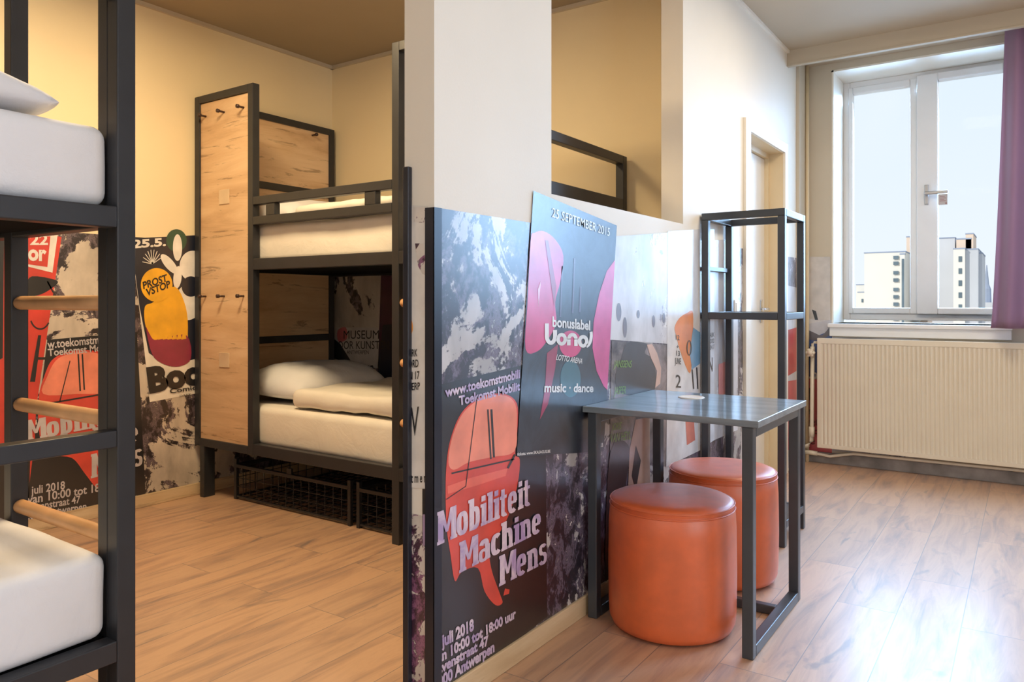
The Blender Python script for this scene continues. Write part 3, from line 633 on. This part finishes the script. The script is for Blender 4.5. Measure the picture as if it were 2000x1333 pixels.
# --- window wall, left of the radiator
mw = thing('poster_mural', (-1.2, YWIN, .75), 'torn poster wallpaper strip between the door and the radiator', 'wallpaper')
bm = bmesh.new(); bm.faces.new([bm.verts.new((x, YWIN - .001, z)) for x, z in ((XP + .02, .09), (-.6, .09), (-.6, .9), (WX0 - .02, .9), (WX0 - .02, 1.462), (XP + .02, 1.462))]); obj('torn_paper', bm, TORN_P, mw)
q = Print(P_WIN).poly([(1540, 640), (1624, 625), (1624, 720), (1540, 740)], ink((196, 196, 206)), 2).poly([(1575, 650), (1600, 655), (1625, 645), (1625, 732), (1575, 738)], ink((58, 86, 150)), 3).poly([(1575, 645), (1590, 650), (1606, 655), (1624, 636), (1624, 652), (1600, 664), (1575, 662)], ink((96, 92, 100)), 4, True)
q.poly([(1540, 735), (1625, 745), (1625, 890), (1540, 880)], ink((206, 84, 92)), 3)
q.ellipse((1577, 770), 9, 14, BLACK, 4); q.poly([(1575, 800), (1584, 800), (1584, 810), (1575, 810)], BLACK, 4)
q.poly([(1572, 502), (1622, 502), (1622, 626), (1572, 622)], ink((206, 200, 196)), 4); q.poly([(1586, 605), (1594, 608), (1598, 625), (1592, 625)], BLACK, 5)
wp = tag(q.build('poster', mw), 'red and blue poster scraps')
letters(wp, P_WIN, [('eet', (1575, 832), (1600, 832), (1575, 818), .02), ('6 o', (1575, 848), (1600, 848), (1575, 836), .02), ('te', (1575, 868), (1592, 868), (1575, 856), .02)], ink((120, 30, 44)), 6)
letters(wp, P_WIN, [('uni', (1578, 738), (1600, 738), (1578, 724), .02)], PAPER, 6)

# ------------------------------------------------------------------ bunk beds
W5 = .045
def bunk(x0, yf, sgn, label, stile_x, foot_rails, cards=True):
    """head at x0 against the left wall, front side at yf, width grows with sgn"""
    L, WID = 2.30, 1.05
    t = thing('bunk_bed', (x0 + L / 2, yf + sgn * WID / 2, 0), label, 'bunk bed')
    def yy(a, b): lo, hi = sorted((yf + sgn * a, yf + sgn * b)); return lo, hi
    def bar(name, xa, xb, ya, yb, za, zb, m=METAL, par=t, bev=.003):
        return bx(name, m, par, x0 + xa, x0 + xb, *yy(ya, yb), za, zb, bev=bev)
    px = .545
    # privacy panel at the head of the front side: frame, board, hooks, card holders
    pf = bar('privacy_panel', .045, px - .045, .012, .030, .345, 2.31, OAK_X, t, 0)
    bm = bmesh.new()
    for a in ((0, .045, .30, 2.355), (px - .045, px, .30, 2.355), (.045, px - .045, 2.312, 2.355), (.045, px - .045, .30, .345)):
        box(bm, x0 + a[0], x0 + a[1], *yy(0, .045), a[2], a[3], bev=.003)
    obj('panel_frame', bm, METAL, t)
    for z in (2.232, 1.178):
        for x in (.095, .27, .45):
            bm = bmesh.new(); y0 = yf + sgn * .012
            tube(bm, [(x0 + x, y0, z), (x0 + x, y0 - sgn * .035, z)], .006); tube(bm, [(x0 + x, y0 - sgn * .035, z), (x0 + x, y0 - sgn * .048, z)], .011)
            obj('hook', bm, HOOKM, pf, True)
    if cards:
        for z in (1.747, .813): bar('card_holder', .225, .32, .0075, .012, z - .042, z + .042, CARD, pf, .002)
    # headboard across the head
    bm = bmesh.new()
    box(bm, x0, x0 + W5, *yy(WID - W5, WID), 0, 2.355, bev=.003); box(bm, x0, x0 + W5, *yy(.045, .09), .3, 2.355, bev=.003)
    for za, zb in ((2.312, 2.355), (1.87, 1.915), (1.33, 1.375), (.88, .925), (.30, .345)): box(bm, x0, x0 + W5, *yy(.09, WID - W5), za, zb, bev=.002)
    obj('headboard_frame', bm, METAL, t)
    hbs = [bar('headboard', .012, .033, .09, WID - W5, za, zb, OAK_Y, t, 0) for za, zb in ((1.915, 2.312), (1.375, 1.87), (.925, 1.33), (.345, .88))]; hb = hbs[0]
    bm = bmesh.new(); y0 = yf + sgn * .86; tube(bm, [(x0 + .033, y0, 2.285), (x0 + .072, y0, 2.285)], .006); tube(bm, [(x0 + .07, y0, 2.285), (x0 + .082, y0, 2.285)], .011); obj('hook', bm, HOOKM, hb, True)
    # legs and foot posts
    bar('leg', .05, .09, 0.002, .075, 0, .30); 
    foot_h = 2.37
    bar('post', L - W5, L, 0, W5, 0, foot_h); bar('post', L - W5, L, WID - W5, WID, 0, 1.92)
    bar('post', stile_x - W5, stile_x, 0, W5, 0, foot_h); bar('ladder_top_rail', stile_x, L - W5, 0, W5, foot_h - W5, foot_h)
    bar('ladder_stile', L - 2 * W5 - .002, L - W5 - .002, 0.001, W5 - .001, 0, foot_h - W5)
    # long rails and decks
    for z, nm in ((.30, 'bed_rail'), (1.322, 'bed_rail')):
        bar(nm, px, L - W5, .0015, W5 - .0015, z, z + .062); bar(nm, W5, L - W5, WID - W5 + .0015, WID - .0015, z, z + .062)
        bar('foot_rail', L - W5, L, W5, WID - W5, z - .005, z + .045)
        bar('deck_board', W5, L - W5, W5, WID - W5, z + .012, z + .040, DECK)
    for za, zb in foot_rails: bar('foot_rail', L - W5, L, W5, WID - W5, za, zb)
    # guard rail
    for za, zb in ((1.68, 1.725), (1.57, 1.615)): bar('guard_rail', px, stile_x - W5, 0, W5, za, zb)
    for xa in (px + .105, 1.40): bar('guard_spacer', xa, xa + .075, 0.004, W5 - .004, 1.615, 1.68)
    # ladder rungs
    for z in (1.14, .857, .573):
        bm = bmesh.new(); tube(bm, [(x0 + stile_x - .004, yf + sgn * .0225, z), (x0 + stile_x + .004, yf + sgn * .0225, z), (x0 + L - 2 * W5 - .01, yf + sgn * .0225, z), (x0 + L - 2 * W5 + .004, yf + sgn * .0225, z)], [.012, .019, .019, .012], 16)
        obj('rung', bm, RUNG, t, True)
    return t
XH = XL + .013
bunk(XH, 2.62, 1, 'black metal bunk bed with oak hook panel in the alcove corner', 1.63, ((1.875, 1.92), (1.625, 1.69), (.81, .85)))
bunk(XH, .984, -1, 'nearest black metal bunk bed, cut by the left edge of the photo', 1.745, ((1.86, 1.905), (.80, .84)))
# hook on the upper headboard
def mattress(x0, x1, y0, y1, z0, z1, label, m, seed):
    bm = bmesh.new(); softbox(bm, x0, x1, y0, y1, z0, z1, .034, .006, 2.6, seed)
    o = obj('mattress', bm, m, None, True); return tag(o, label, 'mattress')
FX = XH + 2.30
mattress(XH + .06, XH + 2.21, 2.672, 3.60, .345, .56, 'lower mattress in cream sheet on bunk with the hook panel', LINEN_C, 2)
mattress(XH + .06, XH + 2.21, 2.672, 3.60, 1.367, 1.575, 'upper mattress in cream sheet on bunk with the hook panel', LINEN_C, 4)
mattress(XH + .06, FX - .028, -.01, .937, .345, .548, 'lower mattress in white sheet on the nearest bunk', LINEN, 6)
mattress(XH + .06, FX - .028, -.01, .937, 1.367, 1.558, 'upper mattress in white sheet on the nearest bunk', LINEN, 8)
def pil(c, lx, ly, h, label, m, seed, tilt=0):
    bm = bmesh.new(); pillow(bm, c, lx, ly, h, seed, tilt); return tag(obj('pillow', bm, m, None, True), label, 'pillow')
pil((XH + .46, 3.14, .634), .60, .78, .24, 'plump white pillow on the lower bunk mattress, under the museum poster', LINEN, 1, .03)
pil((XH + .42, 3.14, 1.636), .50, .78, .2, 'white pillow on upper bunk behind the guard rail', LINEN, 5)
pil((FX - .262, .50, 1.600), .42, .74, .135, 'white pillow on upper mattress of the nearest bunk', LINEN, 9)
def duvet(x0, x1, y0, y1, z0, z1, label, m, seed):
    bm = bmesh.new(); softbox(bm, x0, x1, y0, y1, z0, z1, .04, .016, 4.5, seed, .045)
    return tag(obj('duvet', bm, m, None, True), label, 'duvet')
duvet(XH + .76, XH + 2.05, 2.70, 3.56, .577, .672, 'folded white duvet on the lower bunk beside the pillow', LINEN_C, 3)
duvet(XH + .72, XH + 2.05, 2.74, 3.56, 1.592, 1.68, 'folded white duvet on upper bunk behind the guard rail', LINEN_C, 11)

# ------------------------------------------------------------------ wire storage baskets under the bunk
def basket(x0, x1, y0, y1, z1):
    t = thing('storage_basket', ((x0 + x1) / 2, (y0 + y1) / 2, 0), 'x', 'basket', 'wire baskets under the bunk')
    bm = bmesh.new(); r = .011
    for x in (x0, x1):
        for y in (y0, y1): box(bm, x - r, x + r, y - r, y + r, .0, z1 + .03, .003)
    for y in (y0, y1): box(bm, x0, x1, y - r, y + r, z1 - .02, z1, .003); box(bm, x0, x1, y - .006, y + .006, .012, .022)
    for x in (x0, x1): box(bm, x - r, x + r, y0, y1, z1 - .02, z1, .003); box(bm, x - .006, x + .006, y0, y1, .012, .022)
    xm = (x0 + x1) / 2; box(bm, xm - .02, xm + .02, y0 - .006, y0 + .006, z1 - .01, z1 + .03)
    obj('frame', bm, WIRE, t)
    w = .0016
    def sheet(name, fn):
        bm = bmesh.new(); fn(bm); obj(name, bm, WIRE, t)
    n = round((x1 - x0) / .062); m = round((y1 - y0) / .062)
    for yv in (y0, y1):
        def side(bm, yv=yv):
            for k in range(1, n): x = x0 + (x1 - x0) * k / n; box(bm, x - w, x + w, yv - w, yv + w, .016, z1 - .01)
            for z in (.075, .125): box(bm, x0, x1, yv - w, yv + w, z - w, z + w)
        sheet('wire_side', side)
    for xv in (x0, x1):
        def end(bm, xv=xv):
            for k in range(1, m): y = y0 + (y1 - y0) * k / m; box(bm, xv - w, xv + w, y - w, y + w, .016, z1 - .01)
            for z in (.075, .125): box(bm, xv - w, xv + w, y0, y1, z - w, z + w)
        sheet('wire_end', end)
    def base(bm):
        for k in range(1, n): x = x0 + (x1 - x0) * k / n; box(bm, x - w, x + w, y0, y1, .014, .018)
        for k in range(1, m): y = y0 + (y1 - y0) * k / m; box(bm, x0, x1, y - .006, y + .006, .018, .022)
    sheet('wire_base', base)
    return t
basket(-3.80, -2.86, 2.715, 3.55, .205)['label'] = 'left wire storage basket under the bunk, below the pillow end'
basket(-2.795, -1.87, 2.715, 3.55, .205)['label'] = 'right wire storage basket under the bunk, nearest the ladder'

# ------------------------------------------------------------------ table
t = thing('side_table', (-1.02, 2.72, 0), 'charcoal square table with steel sled frame beside the poster wall', 'table')
TX0, TX1, TY0, TY1, TZ = -1.336, -.703, 2.405, 3.03, .765
bm = bmesh.new()
gx, gy, gr = -1.10, 2.865, .032
bx("tabletop", DESK, t, TX0, TX1, TY0, TY1, TZ - .022, TZ, bev=.002); bm.free()
bm = bmesh.new(); lathe(bm, [(0, TZ + .0035), (.040, TZ + .0035), (.042, TZ + .005), (.050, TZ + .003), (.052, TZ), (0, TZ)], (gx, gy), 40); obj('cable_grommet', bm, PLAST, t, True)
l5 = .036; LX0, LX1, LY0, LY1 = -1.318, -.722, 2.412, 3.02
for x in (LX0, LX1 - l5):
    for y in (LY0, LY1 - l5): bx('leg', METAL2, t, x, x + l5, y, y + l5, 0, TZ - .022, bev=.003)
    bx('floor_bar', METAL2, t, x, x + l5, LY0 + l5, LY1 - l5, 0.0, .036, bev=.003); bx('top_bar', METAL2, t, x, x + l5, LY0 + l5, LY1 - l5, TZ - .058, TZ - .022, bev=.003)
bx('cross_bar', METAL2, t, LX0 + l5, LX1 - l5, 2.80, 2.83, .002, .034, bev=.003)
bx('top_bar', METAL2, t, LX0 + l5, LX1 - l5, LY1 - l5, LY1, TZ - .052, TZ - .022, bev=.003)

# ------------------------------------------------------------------ stools
def stool(c, label):
    t = thing('pouf_stool', (c[0], c[1], 0), label, 'stool', 'orange leatherette poufs'); R, H = .222, .455
    bm = bmesh.new()
    prof = [(0, .004), (R - .035, .004), (R - .012, .014), (R - .003, .035), (R, .07), (R + .002, .2), (R, .36), (R - .004, H - .032), (R - .010, H - .024), (R - .006, H - .018), (R - .008, H - .010), (R - .022, H - .002), (R - .06, H + .001), (R - .12, H + .003), (0, H + .004)]
    lathe(bm, prof, c, 72); obj('body', bm, LEATHER, t, True)
    for z, rr in ((H - .012, R - .006), (H - .030, R - .004)):
        bm = bmesh.new(); tube(bm, [(c[0] + rr * math.cos(2 * PI * k / 64), c[1] + rr * math.sin(2 * PI * k / 64), z) for k in range(65)], .0026, 6, False); obj('seam', bm, LEATHER, t, True)
    return t
stool((-1.047, 2.536), 'nearer orange leatherette pouf, in front under the table')
stool((-1.057, 3.105), 'farther orange leatherette pouf, behind the other under the table')

# ------------------------------------------------------------------ open metal rack
t = thing('shelf_rack', (-1.13, 3.81, 0), 'tall open graphite metal rack against the wall behind the table', 'shelf')
RX0, RX1, RY0, RY1, RZ, k5 = -1.333, -.932, 3.605, 3.995, 1.582, .034
for x in (RX0, RX1 - k5):
    for y in (RY0, RY1 - k5): bx('post', METAL2, t, x, x + k5, y, y + k5, 0, RZ - k5, bev=.003)
for z in (RZ - k5, 1.060, .085):
    for y in (RY0, RY1 - k5): bx('rail', METAL2, t, RX0 + (0 if z > 1.5 else k5), RX1 - (0 if z > 1.5 else k5), y, y + k5, z, z + k5, bev=.003)
    for x in (RX0, RX1 - k5): bx('rail', METAL2, t, x, x + k5, RY0 + k5, RY1 - k5, z, z + k5, bev=.003)
bx('shelf_board', METAL2, t, RX0 + k5, RX1 - k5, RY0 + k5, RY1 - k5, 1.084, 1.092); bx('shelf_board', METAL2, t, RX0 + k5, RX1 - k5, RY0 + k5, RY1 - k5, .108, .117)
bx('side_bar', METAL2, t, RX0, RX0 + .02, RY0 + k5, RY1 - k5, 1.300, 1.322, bev=.002)
# light switch beside the door
t = thing('light_switch', (XP, 4.16, 1.117), 'white light switch on the wall beside the door', 'light switch')
bx('switch_plate', PLAST, t, XP + .001, XP + .011, 4.12, 4.20, 1.077, 1.157, bev=.004); bx('rocker', PLAST, t, XP + .011, XP + .015, 4.135, 4.185, 1.092, 1.142, bev=.002)

# ------------------------------------------------------------------ radiator with valve and pipes
t = thing('radiator', (-.2, 5.60, 0), 'long cream ribbed panel radiator under the window', 'radiator')
GX0, GX1, GZ0, GZ1, GY = -1.222, .95, .125, .893, 5.575
bm = bmesh.new(); per = .0262; n = int((GX1 - GX0 - .05) / per); prof = []
for k in range(n):
    a = GX0 + .025 + per * k; prof += [(a, .0), (a + per * .22, -.001), (a + per * .36, .009), (a + per * .64, .009), (a + per * .78, -.001)]
prof.append((GX0 + .025 + per * n, 0)); zz = [GZ0 + .028, GZ0 + .045, GZ1 - .055, GZ1 - .038]
rows = [[bm.verts.new((x, GY + (dy if 0 < r < 3 else 0), z)) for x, dy in prof] for r, z in enumerate(zz)]
for A, B in zip(rows, rows[1:]):
    for i in range(len(prof) - 1): bm.faces.new((A[i], A[i + 1], B[i + 1], B[i]))
obj('ribbed_panel', bm, RADM, t, True)
bm = bmesh.new(); x1 = prof[-1][0]
box(bm, GX0, GX0 + .0255, GY - .001, GY + .03, GZ0, GZ1, .003); box(bm, x1, GX1, GY - .001, GY + .03, GZ0, GZ1, .003)
box(bm, GX0 + .02, GX1 - .02, GY - .001, GY + .03, GZ0, zz[0], .003); box(bm, GX0 + .02, GX1 - .02, GY - .001, GY + .03, zz[3], GZ1, .003)
box(bm, GX0 + .02, GX1 - .02, GY + .0125, GY + .03, zz[0], zz[3]); box(bm, GX0 + .01, GX1 - .01, GY + .03, YWIN - .02, GZ0 + .01, GZ1 - .008, .004)
obj('casing', bm, RADM, t)
bm = bmesh.new(); vx, vy = -1.262, 5.62
tube(bm, [(GX0 + .02, vy, .86), (vx + .01, vy, .86), (vx, vy, .85), (vx, vy, .80)], .009); obj('supply_pipe', bm, RADM, t, True)
bm = bmesh.new(); tube(bm, [(vx, vy, .83), (vx, vy, .75)], .015); tube(bm, [(vx, vy - .01, .79), (vx, vy - .05, .79)], .012)
for k in range(6): tube(bm, [(vx + .019 * math.cos(k * PI / 3), vy - .05, .79 + .019 * math.sin(k * PI / 3)), (vx + .019 * math.cos(k * PI / 3), vy - .075, .79 + .019 * math.sin(k * PI / 3))], .012, 8)
tube(bm, [(vx, vy - .05, .79), (vx, vy - .08, .79)], .019, 12); obj('valve', bm, RADM, t, True)
bm = bmesh.new(); tube(bm, [(vx, vy, .76), (vx - .005, vy, .25), (vx - .008, vy, .16), (vx - .03, vy, .125), (XP + .03, vy, .115)], .014); tube(bm, [(vx - .005, vy, .26), (vx - .006, vy, .19)], .02)
obj('pipe', bm, RADM, t, True)
bm = bmesh.new(); tube(bm, [(XP + .03, 5.63, .075), (-1.22, 5.63, .07), (-1.15, 5.64, .06), (-1.0, 5.66, .092), (.95, 5.66, .100)], .010); tube(bm, [(XP + .03, 5.63, .075), (XP + .11, 5.63, .073)], .016); obj('pipe', bm, RADM, t, True)

# ------------------------------------------------------------------ curtain
t = thing('curtain', (.15, 5.45, 2.7), 'plum curtain hanging at the right edge of the window', 'curtain')
bm = bmesh.new(); nx, nz_ = 70, 34; g = []
for j in range(nz_ + 1):
    s = j / nz_; z = .985 + (2.83 - .985) * s; left = -.19 + .075 * s ** .8; row = []
    for i in range(nx + 1):
        a = i / nx; x = left + (.55 - left) * a
        y = 5.46 + (.030 + .012 * (1 - s)) * math.sin(a * 2 * PI * 5 + .9 + .5 * s) + .008 * math.sin(a * 23 + s * 3)
        row.append(bm.verts.new((x, y, z)))
    g.append(row)
for j in range(nz_):
    for i in range(nx): bm.faces.new((g[j][i], g[j][i + 1], g[j + 1][i + 1], g[j + 1][i]))
c = obj('fabric', bm, CURT, t, True); sm = c.modifiers.new('thickness', 'SOLIDIFY'); sm.thickness = .004
bx('curtain_rail', PLAST, t, -1.2, 2.9, 5.45, 5.475, 2.822, ZC - .001)
# instruction tag hanging from the window handle
t = thing('hanging_tag', (-.50, 5.965, 1.86), 'small grey printed tag hanging from the window handle', 'tag')
bx('card', plain('tag_card', (186, 178, 178), .4), t, -.512, -.456, 5.955, 5.959, 1.815, 1.888, bev=.001)
bm = bmesh.new()
for k, (w, z) in enumerate(((.03, 1.872), (.036, 1.862), (.026, 1.852), (.036, 1.842))): box(bm, -.502, -.502 + w, 5.9542, 5.955, z - .002, z + .002)
box(bm, -.470, -.460, 5.9542, 5.955, 1.819, 1.830); obj('print', bm, ink((150, 110, 112)), t)
bm = bmesh.new(); tube(bm, [(-.484, 5.957, 1.886), (-.484, 5.957, 1.918)], .0015, 6); obj('cord', bm, PLAST, t)

# ------------------------------------------------------------------ the town outside
bm = bmesh.new(); box(bm, -300, 300, 12, 600, -26.5, -26); struct('ground', bm, GROUND)
def building(name, label, blocks, wins, roof=True, wm=BWIN):
    x, y = blocks[0][0], blocks[0][2]
    t = thing(name, (x, y, -26), label, 'building')
    for (x0, x1, y0, y1, z1, m) in blocks:
        b = bx('wall', m, t, x0, x1, y0, y1, -26, z1)
        if roof: bx('roof', BROOF, b, x0 - .03, x1 + .03, y0 - .03, y1, z1, z1 + .12)
    for (x0, x1, y, z0, z1) in wins: bx('window', wm, t, x0, x1, y - .06, y, z0, z1)
    return t
zs = [5.75, 5.2, 4.3, 3.6, 2.7, 2.0, 1.3, .6, -.1]
building('apartment_block', 'wide white apartment block with window column seen through left window light',
         [(-13.17, -9.6, 80, 92, 5.95, BWHITE), (-10.0, -9.6, 79.6, 79.99, 5.7, BWHITE)], [(-10.6, -10.15, 79.9, z - .45, z - .12) for z in zs] + [(-9.85, -9.65, 79.6, -1, 5.3)])
building('tower_block', 'tall peach tower with grey flank behind the window mullion',
         [(-11.05, -9.0, 93, 105, 8.35, BPEACH), (-7.64, -5.75, 83, 92, 7.3, BGREY)], [])
building('stepped_block', 'stepped pale block with rooftop plant room seen through right window light',
         [(-5.66, -4.75, 80, 88, 6.05, BWHITE), (-4.75, -3.75, 80.6, 88, 6.0, BGREY), (-5.5, -4.3, 81, 87, 7.0, BPEACH), (-4.75, -4.15, 81, 86, 7.45, BPEACH), (-3.75, -3.5, 82, 88, 5.7, BGREY)],
         [(-5.25, -4.98, 80, z - .5, z) for z in (5.4, 4.3, 3.2, 2.1, 1.0)])
building('low_house', 'low white house left of the wide white apartment block', [(-16.5, -14.4, 95, 105, 3.2, BWHITE), (-16.0, -14.1, 93, 94.9, 2.3, BWHITE)], [(-15.6 + .35 * k, -15.4 + .35 * k, 93, 1.2, 1.6) for k in range(4)])
t = thing('church', (-5.0, 120, -26), 'distant church spire beside the stepped pale block', 'church')
bx('nave', BGREY, t, -5.2, -2.2, 118, 126, -26, 1.2); bm = bmesh.new(); lathe(bm, [(.55, 1.2), (.5, 3.0), (.28, 3.6), (.06, 6.2), (0, 6.3)], (-4.6, 120), 8); obj('spire', bm, BROOF, t)

for o in bpy.data.objects:
    if '_o' in o: del o['_o']
